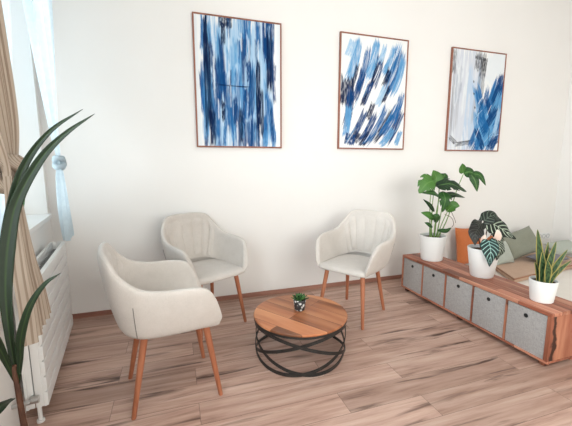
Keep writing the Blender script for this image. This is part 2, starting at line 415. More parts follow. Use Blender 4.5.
cushion('cushion', 'dark grey pillow lying flat on the tan mat beside the green pillow', 'pillow', GREYF, (4.96, -.58, .205), (-PI / 2 + .05, 0, .12), .44, .26, .07)
cushion('cushion', 'pale grey-green pillow seen behind the leaves of the snake plant', 'pillow', SAGEL, (5.40, -.40, .195), (-.95, -.10, -.2), .36, .22, .10)
out = thing('wall_socket', 'white triple wall socket on the back wall above the pillows at right', 'socket', (5.49, 0, .345))
obj('cover_plate', boxbm(-.115, .115, -.012, 0, -.04, .04, .004), WHITE, out)
for x in (-.075, 0, .075):
    bm = bmesh.new(); lathe(bm, [(.029, 0), (.029, .004), (.024, .004), (.022, -.006), (0, -.006)], 24)
    o = obj('socket_insert', bm, mat('grey_socket_plastic', (.45, .45, .46), .4)[0], out); o.location = (x, -.012, 0); o.rotation_euler = (PI / 2, 0, 0)

# ------------------------------------------------------------------ chairs
ST = [((.236, -.262, .475), (.215, -.248, .440)), ((.265, -.228, .590), (.228, -.205, .432)), ((.291, -.178, .662), (.236, -.14, .428)), ((.304, -.08, .686), (.238, -.04, .425)),
      ((.303, .05, .692), (.234, .07, .425)), ((.290, .165, .718), (.215, .155, .425)), ((.258, .254, .792), (.17, .205, .425)), ((.205, .302, .858), (.115, .230, .425)),
      ((.112, .327, .877), (.055, .238, .425)), ((0, .332, .879), (0, .238, .425))]
def stations(n):
    T = [Vector(a) for a, b in ST]; B = [Vector(b) for a, b in ST]
    mir = lambda L: L + [Vector((-p.x, p.y, p.z)) for p in L[-2::-1]]
    return bez(mir(T), n), bez(mir(B), n)
NU = 72
TT, BB = stations(NU)
def inward(i):
    a = TT[max(i - 1, 0)]; b = TT[min(i + 1, NU)]; t = (b - a); n = Vector((-t.y, t.x, 0))
    n.normalize()
    if n.dot(Vector((0, -.02, 0)) - Vector((TT[i].x, TT[i].y, 0))) < 0: n = -n
    return n
def outer(i, v):
    h = .5 * v ** .55 + .5 * math.sin(PI / 2 * v) if v > 0 else 0
    p = BB[i].lerp(TT[i], h); p.z = BB[i].z + (TT[i].z - BB[i].z) * v
    return p
THK = .040
def innerp(i, v):
    p = outer(i, .15 + .85 * v) + inward(i) * THK
    return p
def chair_shell():
    bm = bmesh.new(); rings = []
    for i in range(NU + 1):
        w = inward(i); L = [outer(i, v / 8 * .96) for v in range(9)]
        top = TT[i]; r = THK / 2; q = L[-1]
        L += [top + w * (r * .35) + Vector((0, 0, .006)), top + w * r + Vector((0, 0, .010)), top + w * (r * 1.65) + Vector((0, 0, .006))]
        L += [innerp(i, v / 7 * .95) for v in range(7, -1, -1)]
        rings.append([bm.verts.new(p) for p in L])
    for a, b in zip(rings, rings[1:]):
        for k in range(len(a) - 1): bm.faces.new((a[k], a[k + 1], b[k + 1], b[k]))
    bm.faces.new(rings[0]); bm.faces.new(rings[-1][::-1])
    c = bm.verts.new((0, -.02, .422))
    for a, b in zip(rings, rings[1:]): bm.faces.new((a[0], b[0], c))
    bm.faces.new((rings[-1][0], rings[0][0], c))
    return bm
def puffy(outline, prof, crown):
    bm = bmesh.new(); c = sum((Vector((x, y, 0)) for x, y in outline), Vector()) / len(outline); rings = []
    for inset, z in prof:
        r = []
        for x, y in outline:
            d = (Vector((x, y, 0)) - c); L = d.length; r.append(bm.verts.new(c + d * ((L - inset) / L) + Vector((0, 0, z))))
        rings.append(r)
    n = len(outline)
    for a, b in zip(rings, rings[1:]):
        for k in range(n): bm.faces.new((a[k], a[(k + 1) % n], b[(k + 1) % n], b[k]))
    bm.faces.new(rings[0][::-1]); last = rings[-1]
    for f in (.66, .33):
        r = [bm.verts.new(c + (v.co - c) * 1 * f + Vector((0, 0, last[0].co.z * (1 - f) + crown * (1 - f * f) * .9))) for v in last]
        for k in range(n):
            pass
        for k in range(n): bm.faces.new(((rings[-1] if f == .66 else prevr)[k], (rings[-1] if f == .66 else prevr)[(k + 1) % n], r[(k + 1) % n], r[k]))
        prevr = r
    v = bm.verts.new(c + Vector((0, 0, last[0].co.z + crown)))
    for k in range(n): bm.faces.new((prevr[k], prevr[(k + 1) % n], v))
    return bm
def seat_outline():
    half = [(0, -.272), (.10, -.270), (.17, -.264), (.215, -.250), (.226, -.225), (.226, -.18), (.226, -.10), (.226, -.01), (.222, .08), (.204, .155), (.16, .200), (.09, .222), (0, .226)]
    full = half + [(-x, y) for x, y in half[-2:0:-1]]
    p = bez([(x, y, 0) for x, y in full + full[:1]], 72)[:-1]
    return [(q.x, q.y) for q in p]
def back_pad():
    bm = bmesh.new(); i0, i1 = 22, NU - 22; nch = 7; sub = 6; nu = nch * sub; nv = 12; g = []
    for a in range(nu + 1):
        u = i0 + (i1 - i0) * a / nu; i = int(min(u, NU - 1)); f = u - i; row = []
        for b in range(nv + 1):
            v = .0 + .92 * b / nv
            p = innerp(i, v).lerp(innerp(i + 1, v), f); w = inward(i).lerp(inward(i + 1), f).normalized()
            ph = (a % sub) / sub; groove = math.sin(PI * ph) ** .5 if ph > 0 else 0
            edge = min(1, min(a, nu - a) / 2.0) * min(1, min(b, nv - b) / 1.0)
            row.append(bm.verts.new(p + w * (-.008 + edge * (.009 + .010 * groove))))
        g.append(row)
    for a in range(nu):
        for b in range(nv): bm.faces.new((g[a][b], g[a + 1][b], g[a + 1][b + 1], g[a][b + 1]))
    return bm
def make_chair(label):
    t = thing('armchair', label, 'chair', (0, 0, 0), 0, 'cream upholstered armchairs round the coffee table')
    s = obj('shell', chair_shell(), CHAIRF, t); sd = s.modifiers.new('soft', 'SUBSURF'); sd.levels = 1; sd.render_levels = 1
    seat = puffy(seat_outline(), [(.05, .424), (.016, .427), (.003, .434), (0, .444), (.004, .455), (.016, .467), (.04, .473)], .008)
    obj('seat_cushion', seat, CHAIRF, t)
    obj('back_lining', back_pad(), CHAIRF, t)
    for i in (21, NU - 21):
        bm = bmesh.new(); w = inward(i); tube(bm, [outer(i, v) - w * .0005 for v in [.08 + .60 * k / 10 for k in range(11)]], .0022, 6)
        tag(obj('side_seam', bm, SEAM, t), 'dark stitched seam')
    for sx in (1, -1):
        for a, b in (((.165, -.178, .436), (.212, -.243, 0)), ((.140, .135, .432), (.190, .217, 0))):
            bm = bmesh.new(); A = Vector((a[0] * sx, a[1], a[2])); B = Vector((b[0] * sx, b[1], b[2]))
            tube(bm, [A, A.lerp(B, .3), A.lerp(B, .985), B], [.0195, .018, .0125, .0115], 16)
            # foot cut level with the floor
            for v in bm.verts:
                if v.co.z < .004: v.co.z = 0
            obj('leg', bm, LEGW, t)
    return t
ch = make_chair('cream upholstered armchair nearest the radiator, seen from behind its side')
ch.location = (.704, -1.199, 0); ch.rotation_euler = (0, 0, 1.721)
dup(ch, (.994, -.398, 0), .472, 'cream upholstered armchair against the back wall below the left picture')
dup(ch, (2.251, -.638, 0), -1.005, 'cream upholstered armchair below the middle picture, between coffee table and sideboard')

# ------------------------------------------------------------------ coffee table
TX, TY, TR, TZ = 1.572, -1.085, .325, .293
tab = thing('coffee_table', 'round mango-wood coffee table on a drum of crossed black iron hoops', 'table', (TX, TY, 0))
bm = bmesh.new(); lathe(bm, [(0, TZ - .016), (TR - .006, TZ - .016), (TR - .002, TZ - .015), (TR, TZ - .011), (TR, TZ - .006), (TR - .004, TZ - .001), (TR - .01, TZ), (0, TZ)], 72)
o = obj('tabletop', bm, TABW, tab); o.rotation_euler = (0, 0, .6)
def hoop(name, z, tilt, phi, r, wid=.020, th=.005):
    bm = bmesh.new(); n = 72; rings = []
    for k in range(n):
        a = 2 * PI * k / n; c = z + tilt * math.cos(a - phi)
        rings.append([bm.verts.new((math.cos(a) * (r + q * th / 2), math.sin(a) * (r + q * th / 2), c + s * wid / 2)) for q, s in ((-1, -1), (1, -1), (1, 1), (-1, 1))])
    for k in range(n):
        p, q = rings[k], rings[(k + 1) % n]
        for j in range(4): bm.faces.new((p[j], p[(j + 1) % 4], q[(j + 1) % 4], q[j]))
    return obj(name, bm, IRON, tab)
hoop('top_ring', TZ - .0235, 0, 0, TR - .008, .015, .012)
hh = (TZ - .031) / 2
for k, deg in enumerate((-142, -38, 66, 114)):
    hoop('tilted_hoop', hh + .001, hh - .013, math.radians(deg - 20), TR - .010 - .0053 * (k % 2), .022)

# ------------------------------------------------------------------ pictures
def painter(nx, ny, seed):
    rng = np.random.default_rng(seed); img = np.ones((ny, nx, 3)) * np.array(srgb(236, 236, 235))
    X, Y = np.meshgrid((np.arange(nx) + .5) / nx * .7, (np.arange(ny) + .5) / ny)   # y down, in picture units
    def stroke(cx, cy, L, W, ang, col, alpha=.9, streak=.6, curve=0, seed2=None):
        a = math.radians(ang); cx *= .7
        dx, dy = X - cx, Y - cy
        u = dx * math.cos(a) + dy * math.sin(a); v = -dx * math.sin(a) + dy * math.cos(a)
        v = v - curve * u * u
        nb = max(4, int(W / .006)); prof = rng.random(nb + 2); ends = rng.random(nb + 2)
        q = np.clip((v / W + .5) * nb, 0, nb); i = q.astype(int); f = q - i
        st = prof[i] * (1 - f) + prof[np.minimum(i + 1, nb + 1)] * f; en = ends[i] * (1 - f) + ends[np.minimum(i + 1, nb + 1)] * f
        along = np.clip((L / 2 * (.7 + .45 * en) - np.abs(u)) / (.08 * L + .004), 0, 1)
        side = np.clip((W / 2 - np.abs(v)) / .004, 0, 1)
        k = 26; g = rng.random((k + 2, k + 2)); gu = np.clip((u / L + .5) * k * .35, 0, k); gv = np.clip((v / W + .5) * k * .5, 0, k)
        iu, iv = gu.astype(int), gv.astype(int); fu, fv = gu - iu, gv - iv
        cl = g[iu, iv] * (1 - fu) * (1 - fv) + g[iu + 1, iv] * fu * (1 - fv) + g[iu, iv + 1] * (1 - fu) * fv + g[iu + 1, iv + 1] * fu * fv
        al = alpha * along * side * np.clip(1.25 - streak * st - .55 * np.clip(cl - .35, 0, 1) * 1.6, 0, 1)
        al = np.clip(al, 0, 1)
        img[:] = img * (1 - al[..., None]) + np.array(srgb(*col)) * al[..., None]
    return rng, img, stroke
NAVY, DEEP, BLUE, SKY, PALE, WHT = (16, 32, 68), (22, 64, 116), (34, 98, 156), (98, 156, 202), (164, 196, 222), (228, 232, 235)
def art_left(nx, ny):
    rng, img, st = painter(nx, ny, 4)
    st(.5, .5, 1.1, .58, 90, PALE, .9, .3)
    for k in range(150):
        x = .08 + .85 * rng.random(); c = [PALE, SKY, SKY, BLUE, BLUE, DEEP, DEEP][rng.integers(7)]
        st(x, rng.random(), .16 + .35 * rng.random(), .012 + .045 * rng.random(), 90 + rng.normal(0, 3), c, .9, .7)
    for x, y, L, w in ((.13, .5, .5, .05), (.32, .12, .12, .035), (.62, .40, .11, .04), (.72, .52, .25, .04), (.44, .72, .16, .035), (.74, .72, .24, .06), (.52, .83, .2, .035), (.30, .72, .1, .03), (.16, .86, .22, .05), (.83, .1, .2, .05), (.86, .3, .3, .05), (.35, .03, .06, .1), (.12, .2, .3, .03)):
        st(x + .01 * rng.normal(), y, L * 1.7, w * 1.1, 90, NAVY if rng.random() < .7 else DEEP, .97, .5)
    st(.42, .515, .32, .014, 1, NAVY, .9, .5)
    for k in range(16): st(.1 + .8 * rng.random(), rng.random(), .2, .014, 90, WHT, .8, .6)
    st(.015, .5, 1.3, .035, 89.4, WHT, 1, .05); st(.975, .5, 1.3, .04, 90.3, WHT, 1, .05)
    return img
def art_middle(nx, ny):
    rng, img, st = painter(nx, ny, 9)
    for x, y, L, w, a, c in ((.20, .22, .34, .07, 104, SKY), (.14, .12, .14, .06, 110, PALE), (.34, .3, .4, .05, 106, BLUE), (.48, .2, .34, .06, 104, SKY), (.55, .3, .3, .06, 106, DEEP), (.50, .34, .26, .03, 106, NAVY),
                            (.76, .2, .34, .08, 114, SKY), (.82, .3, .42, .09, 110, BLUE), (.90, .32, .4, .05, 106, SKY), (.70, .34, .18, .04, 112, NAVY), (.28, .44, .3, .05, 108, DEEP), (.10, .5, .26, .10, 95, NAVY),
                            (.14, .64, .36, .06, 97, DEEP), (.12, .76, .3, .05, 96, SKY), (.40, .5, .2, .045, 112, DEEP), (.36, .55, .14, .03, 112, NAVY), (.62, .52, .2, .05, 115, PALE), (.70, .50, .18, .03, 115, NAVY),
                            (.46, .66, .16, .04, 112, NAVY), (.30, .78, .26, .05, 118, DEEP), (.25, .90, .12, .07, 130, NAVY), (.44, .82, .34, .05, 120, DEEP), (.40, .92, .16, .05, 130, NAVY), (.58, .80, .40, .05, 122, BLUE),
                            (.68, .80, .42, .05, 124, NAVY), (.78, .74, .36, .06, 122, BLUE), (.86, .80, .36, .06, 118, DEEP), (.74, .90, .2, .05, 130, SKY), (.90, .62, .3, .05, 108, BLUE), (.22, .34, .2, .03, 104, NAVY),
                            (.62, .14, .16, .04, 108, PALE), (.92, .9, .14, .04, 110, SKY), (.16, .92, .1, .08, 100, DEEP)):
        st(x, y, L * 1.12, w * 1.35, a, c, .98, .4, .5)
    for k in range(40):
        x, y = rng.random(), rng.random(); st(.08 + .84 * x, .06 + .88 * y, .12 + .12 * rng.random(), .012, 108 + 16 * y, [WHT, WHT, SKY, PALE][rng.integers(4)], .85, .5, .5)
    return img
def art_right(nx, ny):
    rng, img, st = painter(nx, ny, 21)
    G1, G2, BK = (206, 210, 220), (176, 182, 194), (40, 40, 48)
    st(.28, .5, 1.2, .38, 91, G1, .9, .2); st(.1, .45, .9, .10, 90, (160, 160, 166), .6, .8); st(.42, .60, .9, .18, 92, (186, 204, 224), .9, .3)
    for k in range(30): st(.05 + .5 * rng.random(), rng.random(), .3, .03, 90 + rng.normal(0, 6), [G1, G2, WHT, (224, 226, 232)][rng.integers(4)], .8, .7)
    st(.52, .10, .2, .14, 95, BK, .85, .85); st(.58, .16, .22, .09, 95, BK, .8, .8); st(.58, .07, .04, .24, 96, BK, .8, .6); st(.56, .34, .3, .10, 94, (92, 96, 110), .7, .8)
    st(.04, .12, .24, .05, 90, BK, .7, .85); st(.05, .6, .7, .03, 90, (90, 90, 98), .6, .8); st(.32, .93, .26, .05, -8, BK, .85, .6); st(.10, .90, .12, .05, 35, BK, .7, .7)
    st(.74, .16, .36, .14, 96, WHT, 1, .05); st(.90, .1, .3, .2, 90, WHT, 1, 0)
    for x, y, L, w, a, c in ((.80, .72, .6, .26, 108, BLUE), (.66, .80, .4, .16, 80, SKY), (.86, .52, .4, .16, 112, SKY), (.60, .60, .50, .08, 75, SKY), (.58, .52, .34, .06, 72, BLUE), (.86, .44, .40, .11, 112, BLUE), (.92, .36, .3, .07, 108, DEEP), (.88, .58, .4, .09, 118, SKY), (.80, .68, .34, .06, 125, DEEP), (.70, .76, .3, .08, 60, BLUE),
                            (.88, .80, .30, .07, 120, BLUE), (.78, .86, .28, .06, 130, SKY), (.62, .88, .24, .05, 60, DEEP), (.90, .92, .16, .06, 140, DEEP), (.58, .95, .12, .05, 100, BLUE), (.94, .7, .3, .04, 100, PALE), (.76, .56, .2, .04, 68, DEEP)):
        st(x, y, L * 1.15, w * 1.4, a, c, .96, .42, .3)
    for k in range(14): st(.55 + .4 * rng.random(), .4 + .55 * rng.random(), .16, .012, 115 + rng.normal(0, 20), [WHT, PALE, NAVY][rng.integers(3)], .8, .5)
    for x, y in ((.44, .42), (.48, .56), (.12, .93), (.42, .3)): st(x, y, .03, .02, 70, BK, .9, .6)
    return img
PW, PH = .79, 1.12
def picture(x, z, fn, label):
    r = thing('framed_picture', label, 'picture', (x + PW / 2, 0, z), 0, 'abstract pictures on the back wall')
    w = .013; bm = bmesh.new()
    box(bm, -PW / 2, -PW / 2 + w, -.027, -.002, 0, PH, .002); box(bm, PW / 2 - w, PW / 2, -.027, -.002, 0, PH, .002)
    box(bm, -PW / 2 + w, PW / 2 - w, -.027, -.002, 0, w, .002); box(bm, -PW / 2 + w, PW / 2 - w, -.027, -.002, PH - w, PH, .002)
    obj('frame', bm, FRAMEW, r)
    nx, ny = 128, 184; img = fn(nx, ny); a, b = PW - 2 * w, PH - 2 * w
    X = np.linspace(-a / 2, a / 2, nx + 1); Z = np.linspace(w, PH - w, ny + 1)
    co = np.array([(xx, -.021, zz) for zz in Z for xx in X]).tolist()
    fs = [(j * (nx + 1) + i, j * (nx + 1) + i + 1, (j + 1) * (nx + 1) + i + 1, (j + 1) * (nx + 1) + i) for j in range(ny) for i in range(nx)]
    k = len(co); co += [(xx, -.006, zz) for xx, zz in ((-a / 2, w), (a / 2, w), (a / 2, PH - w), (-a / 2, PH - w))]
    c4 = (0, nx, ny * (nx + 1) + nx, ny * (nx + 1)); nf = len(fs)
    fs += [(k + 3, k + 2, k + 1, k)]
    me = bpy.data.meshes.new('print'); me.from_pydata(co, [], fs)
    cols = np.ones((len(me.loops), 4)); flip = img[::-1]
    for q in range(nf): pass
    face = np.repeat(flip.reshape(-1, 3), 4, 0); cols[:nf * 4, :3] = face; cols[nf * 4:, :3] = .8
    at = me.color_attributes.new('Col', 'FLOAT_COLOR', 'CORNER'); at.data.foreach_set('color', cols.ravel())
    link('print', me, PAPER, r)
    obj('backing', boxbm(-a / 2, a / 2, -.0205, -.002, w, PH - w), WHITE, r, False)
picture(.983, 1.463, art_left, 'abstract picture of dense vertical blue streaks, left of the three on the wall')
picture(2.372, 1.465, art_middle, 'abstract picture of slanting dark and pale blue brush strokes, middle of the three')
picture(3.734, 1.460, art_right, 'abstract picture of grey and black wash beside blue strokes, right of the three')

# ------------------------------------------------------------------ radiator
RS0, RS1, RZ0, RZ1 = .37, 1.35, .10, .755
rad = thing('radiator', 'white ribbed panel radiator on the left wall under the window sill', 'radiator', wl((RS0 + RS1) / 2, 0, 0))
def rl(s, t, z): return wl(s, t, z) - rad.location
bm = bmesh.new(); n = 8; hs = (RZ1 - RZ0) / n
for k in range(n): box(bm, RS0, RS1, .118, .136, RZ0 + k * hs + .005, RZ0 + (k + 1) * hs - .005, .003, rl)
box(bm, RS0 + .003, RS1 - .003, .116, .126, RZ0 + .002, RZ1 - .002, 0, rl)
obj('front_panel', bm, WHITE, rad)
obj('rear_panel', boxbm(RS0, RS1, .040, .054, RZ0, RZ1, .004, rl), WHITE, rad)
for s0, s1 in ((RS0, RS0 + .008), (RS1 - .008, RS1)):
    bm = bmesh.new(); box(bm, s0, s1, .054, .078, RZ0 + .005, RZ1, .002, rl); box(bm, s0, s1, .082, .116, RZ0 + .005, RZ1, .002, rl); obj('side_cover', bm, WHITE, rad)
bm = bmesh.new()
for k in range(26):
    s = RS0 + .03 + k * (RS1 - RS0 - .06) / 25; box(bm, s - .003, s + .003, .056, .114, RZ0 + .03, RZ1 - .05, 0, rl)
obj('convector_fins', bm, mat('dusty_grey_metal', (.32, .32, .31), .6)[0], rad)
for s in (RS0 + .07, RS1 - .04):
    bm = bmesh.new(); tube(bm, [rl(s, .086, 0), rl(s, .086, .012), rl(s, .086, .013), rl(s, .086, .14)], [.018, .018, .010, .010], 14)
    obj('foot', bm, WHITE, rad)
bm = bmesh.new(); tube(bm, [rl(RS1 - .01, .075, .17), rl(RS1 + .03, .075, .17), rl(RS1 + .045, .07, .17), rl(RS1 + .045, .0, .17)], .011, 12)
tube(bm, [rl(RS1 + .03, .075, .17), rl(RS1 + .03, .105, .17)], .018, 14)
tag(obj('valve', bm, mat('dull_chrome', (.55, .55, .54), .3, .9)[0], rad), 'dull metal valve')

# ------------------------------------------------------------------ curtains
def cloth(name, spec, folds, m, parent=None, nu=90, nv=60, seed=1, th=0):
    """spec: list of (z, s_left(far), s_right(near), t, fold amplitude)"""
    rnd = random.Random(seed); ph = [rnd.random() * 6 for _ in range(4)]
    bm = bmesh.new(); lay = bm.verts.layers.float_color.new('Col'); g = []
    sp = bez([(a[0], a[1], a[2]) for a in spec], nv); sq = bez([(a[3], a[4], 0) for a in spec], nv)
    for j in range(nv + 1):
        z, s0, s1 = sp[j]; t, amp, _ = sq[j]; row = []
        for i in range(nu + 1):
            u = i / nu; w = u + .012 * math.sin(9 * u + ph[0] + 2 * z)
            f = math.sin(2 * PI * folds * u + ph[1] + .5 * math.sin(3 * z)) + .35 * math.sin(2 * PI * folds * 1.7 * u + ph[2])
            v = bm.verts.new(wl(s0 + (s1 - s0) * w, t + max(amp, 0) * f, z)); v[lay] = (u, z, 0, 1); row.append(v)
        g.append(row)
    for j in range(nv):
        for i in range(nu): bm.faces.new((g[j][i], g[j][i + 1], g[j + 1][i + 1], g[j + 1][i]))
    o = obj(name, bm, m, parent, True, False); 
    for p in o.data.polygons: p.use_smooth = True
    return o
def knot(name, s, t, z, ra, rb, m, parent, seed=3, sz=1.0):
    bm = bmesh.new(); rnd = random.Random(seed)
    for q in range(4):
        tilt = (-.55, .5, .1, -.15)[q]; R = ra * (1, .96, .9, .82)[q]; dz = (-.010, .012, .026, -.026)[q] * sz
        tube(bm, [wl(s + R * math.cos(a), t + R * .72 * math.sin(a), z + dz * 1.3 + tilt * R * math.cos(a)) for a in [2 * PI * k / 28 for k in range(28)]], rb * (1, .95, .8, .8)[q], 12, True)
    lay = bm.verts.layers.float_color.new('Col')
    for v in bm.verts: v[lay] = ((v.co.x * 3 + v.co.z * 2) % 1, 0, 0, 1)
    return obj(name, bm, m, parent)
def curtain_thing(label): return thing('curtain', label, 'curtain', (0, 0, 0))
c1 = curtain_thing('white sheer curtain knotted at mid height, at the far side of the window')
cloth('drape', [(2.92, .06, .94, .13, .036), (2.4, .07, .88, .13, .034), (1.9, .12, .66, .13, .028), (1.55, .22, .45, .13, .018), (1.36, .295, .365, .14, .010), (1.29, .30, .36, .14, .010)], 3.6, SHEER, c1, 110, 60, 5)
cloth('tail', [(1.32, .30, .36, .14, .010), (1.2, .27, .41, .14, .018), (1.0, .235, .46, .145, .022), (.85, .225, .50, .155, .022), (.775, .225, .50, .16, .020)], 4.5, SHEER, c1, 80, 40, 8)
knot('knot', .33, .14, 1.325, .036, .020, SHEER, c1)
c2 = curtain_thing('beige striped curtain knotted back at the near side of the window')
cloth('drape', [(2.92, 1.68, 2.10, .16, .022), (2.3, 1.655, 2.06, .16, .022), (1.8, 1.60, 1.99, .17, .020), (1.5, 1.57, 1.90, .175, .016), (1.33, 1.66, 1.80, .18, .012), (1.26, 1.67, 1.79, .18, .010)], 7, BEIGE, c2, 120, 60, 11)
cloth('tail', [(1.29, 1.67, 1.79, .18, .010), (1.15, 1.66, 1.81, .185, .014), (.95, 1.61, 1.82, .19, .017), (.80, 1.54, 1.81, .195, .018), (.645, 1.47, 1.80, .195, .018)], 6, BEIGE, c2, 100, 40, 12)
knot('knot', 1.725, .175, 1.285, .046, .025, BEIGE, c2, 7, 1.4)
c3 = curtain_thing('greyish white sheer curtain hanging straight behind the beige striped curtain')
cloth('drape', [(2.92, .76, 1.50, .045, .012), (2.2, .84, 1.50, .045, .012), (1.65, 1.01, 1.53, .045, .012), (1.24, 1.19, 1.58, .05, .010), (.98, 1.22, 1.60, .05, .010)], 6, SHEER, c3, 90, 40, 15)
rod = thing('curtain_rod', 'white curtain rod above the left window', 'curtain rod', wl(.85, .15, 2.94))
bm = bmesh.new(); tube(bm, [wl(.06, .15, 2.94) - rod.location, wl(1.9, .15, 2.94) - rod.location], .012, 14); obj('rail', bm, WHITE, rod)
for s in (.10, 1.85):
    bm = bmesh.new(); tube(bm, [wl(s, 0, 2.94) - rod.location, wl(s, .15, 2.94) - rod.location], .009, 10); obj('bracket', bm, WHITE, rod)

# ------------------------------------------------------------------ plants
CAMR = -.3185
def pot(parent, r0, r1, h, m, soil=True, wall=.006, rim=0):
    bm = bmesh.new(); lathe(bm, [(0, 0), (r0 - .006, 0), (r0, .006), (r1, h - .004), (r1 - .002, h), (r1 - wall, h), (r1 - wall - .002, h - .006), (r0 + (r1 - r0) * .8 - wall, h * .80), (0, h * .80)], 56)
    obj('pot', bm, m, parent)
    if soil:
        bm = bmesh.new(); rnd = random.Random(5); rr = r0 + (r1 - r0) * .90 - wall - .001
        lathe(bm, [(0, h * .80 + .0005), (rr * .97, h * .80 + .0005), (rr, h * .885), (rr * .75, h * .905), (rr * .4, h * .91), (0, h * .912)], 40)
        for v in bm.verts:
            if v.co.z > h * .89: v.co.z += rnd.uniform(-.004, .004)
        tag(obj('soil', bm, SOIL, parent), 'dark brown soil')
def leaf_bm(cl, nrm, width, prof, fold=.15, curl=0, nu=26, nv=12, colfn=None, skip=None, wave=0, backlobe=0):
    """cl: centre line points; nrm: facing of the blade; prof(a) half-width fraction; colfn(a,b) colour"""
    C = bez(cl, nu); bm = bmesh.new(); lay = bm.verts.layers.float_color.new('Col'); g = []
    nrm = Vector(nrm).normalized()
    for i in range(nu + 1):
        a = i / nu; t = (C[min(i + 1, nu)] - C[max(i - 1, 0)]).normalized()
        side = t.cross(nrm); side = side.normalized() if side.length > 1e-4 else t.orthogonal().normalized(); up = side.cross(t).normalized()
        row = []; w = width / 2 * prof(a)
        for j in range(nv + 1):
            b = 2 * j / nv - 1
            back = backlobe * (1 - a) ** 6 * abs(b)
            p = C[i] + side * (b * w) + up * (fold * abs(b) * w - curl * b * b * w + wave * width * math.sin(a * 14 + (3 if b > 0 else 0)) * b * b) - t * back
            v = bm.verts.new(p); col = colfn(a, b) if colfn else (60, 110, 50); v[lay] = (*srgb(*col), 1); row.append(v)
        g.append(row)
    for i in range(nu):
        for j in range(nv):
            if skip and skip((i + .5) / nu, 2 * (j + .5) / nv - 1): continue
            try: bm.faces.new((g[i][j], g[i][j + 1], g[i + 1][j + 1], g[i + 1][j]))
            except ValueError: pass
    loose = [v for v in bm.verts if not v.link_faces]; bmesh.ops.delete(bm, geom=loose, context='VERTS')
    return bm
def leaf(parent, *a, name='leaf', th=.0016, label=None, **k):
    o = obj(name, leaf_bm(*a, **k), LEAFM, parent, True, False)
    for p in o.data.polygons: p.use_smooth = True
    s = o.modifiers.new('thickness', 'SOLIDIFY'); s.thickness = th; s.offset = 0
    if label: o['label'] = label
    return o
def stemobj(parent, pts, r, m=STEM, name='stem', n=8, cnt=14):
    P = bez(pts, cnt); rr = [r * (1 - .4 * i / cnt) for i in range(cnt + 1)]
    bm = bmesh.new(); tube(bm, P, rr, n); return obj(name, bm, m, parent)
heart = lambda a: max(.0, (math.sin(PI * min(1, a ** .62)) ** .8) * (1.0 if a < .5 else 1) + .0) if 0 < a < 1 else .02
def lerpc(c, d, f): return tuple(c[k] + (d[k] - c[k]) * f for k in range(3))

# monstera on the far end of the sideboard
mon = thing('monstera_plant', 'tall split-leaf green monstera in white pot at the far end of the sideboard', 'potted plant', (3.165, -.540, CZ), CAMR)
pot(mon, .100, .124, .245, POTW)
MH = .222
def mono_col(base, vein):
    def f(a, b):
        m = abs(b) < .05
        lat = abs(((a - abs(b) * .35) * 7) % 1 - .5) < .07
        c = lerpc(base, tuple(x * .8 for x in base), abs(b) * .5)
        return vein if m else (lerpc(c, vein, .45) if lat else c)
    return f
def splits(depth, n=5, ph=0):
    def f(a, b): return abs(b) > depth and a > .2 and a < .95 and ((a - abs(b) * .30) * n + ph) % 1 < .22
    return f
G1, G2, G3, GV = (70, 116, 46), (40, 80, 34), (24, 48, 28), (92, 130, 66)
root = lambda x, y: Vector((x, y, MH - .012))
ML = [  # base, mid, tip, normal, width, colour, split depth, stem root
    ((-.055, -.03, .775), (-.12, -.05, .745), (-.185, -.06, .660), (-.1, -1, .25), .185, G1, .55, (-.03, .0)),
    ((.00, .02, .745), (.01, .03, .80), (-.03, .02, .875), (-.1, -1, .3), .15, G1, 2, (-.01, .02)),
    ((.02, -.02, .735), (.13, -.04, .745), (.265, -.06, .675), (.15, -.75, .9), .17, G3, .55, (.01, -.01)),
    ((.05, .04, .77), (.10, .06, .82), (.115, .07, .845), (0, -1, .5), .09, G2, 2, (.02, .03)),
    ((.02, -.05, .625), (-.05, -.07, .665), (-.165, -.06, .665), (-.2, -.55, 1), .10, G2, 2, (.0, -.03)),
    ((.05, -.06, .655), (.05, -.10, .60), (.03, -.10, .485), (.1, -1, .15), .135, G2, .6, (.02, -.03)),
    ((.08, .0, .625), (.17, -.01, .645), (.275, -.02, .615), (.1, -.6, 1), .095, G3, 2, (.03, .0)),
    ((.135, .0, .50), (.175, -.02, .54), (.225, -.03, .535), (.05, -1, .3), .10, G1, 2, (.035, .01)),
    ((-.02, -.01, .50), (-.06, -.02, .545), (-.125, -.02, .60), (.4, -1, .5), .055, G3, 2, (-.02, -.01)),
    ((-.03, -.04, .425), (-.08, -.05, .455), (-.15, -.05, .475), (.1, -1, .6), .075, G1, 2, (-.02, -.03)),
    ((.0, -.06, .40), (-.01, -.08, .44), (-.045, -.08, .46), (.1, -1, .4), .07, G2, 2, (.0, -.04)),
    ((-.05, -.05, .345), (-.08, -.06, .365), (-.115, -.06, .38), (.1, -1, .5), .04, G2, 2, (-.03, -.04)),
    ((.05, -.05, .30), (.10, -.06, .30), (.145, -.06, .33), (0, -1, .6), .045, G2, 2, (.03, -.03)),
]
for b, m_, t_, nn, w, c, sp, rt in ML:
    leaf(mon, [b, m_, t_], nn, w, heart, fold=.12, curl=.15, nu=30, nv=18, colfn=mono_col(c, GV), skip=splits(max(sp, .62), 3, .4) if sp < 1 else None, backlobe=.03)
    r0 = root(*rt); bb = Vector(b); stemobj(mon, [r0, r0.lerp(bb, .55) + Vector((.012 if rt[0] > 0 else -.008, .008, .03)), bb], .0052)
r0 = root(.05, .0); stemobj(mon, [r0, (.14, .01, .42), (.20, .0, .68), (.25, -.01, .845)], .006)
big = [((.25, -.01, .845), (.295, -.03, .86), (.33, -.05, .84)), ((.245, -.01, .85), (.23, -.02, .895), (.22, -.03, .94)), ((.31, -.05, .845), (.375, -.07, .825), (.43, -.08, .735)), ((.30, -.05, .84), (.34, -.06, .77), (.365, -.06, .675))]
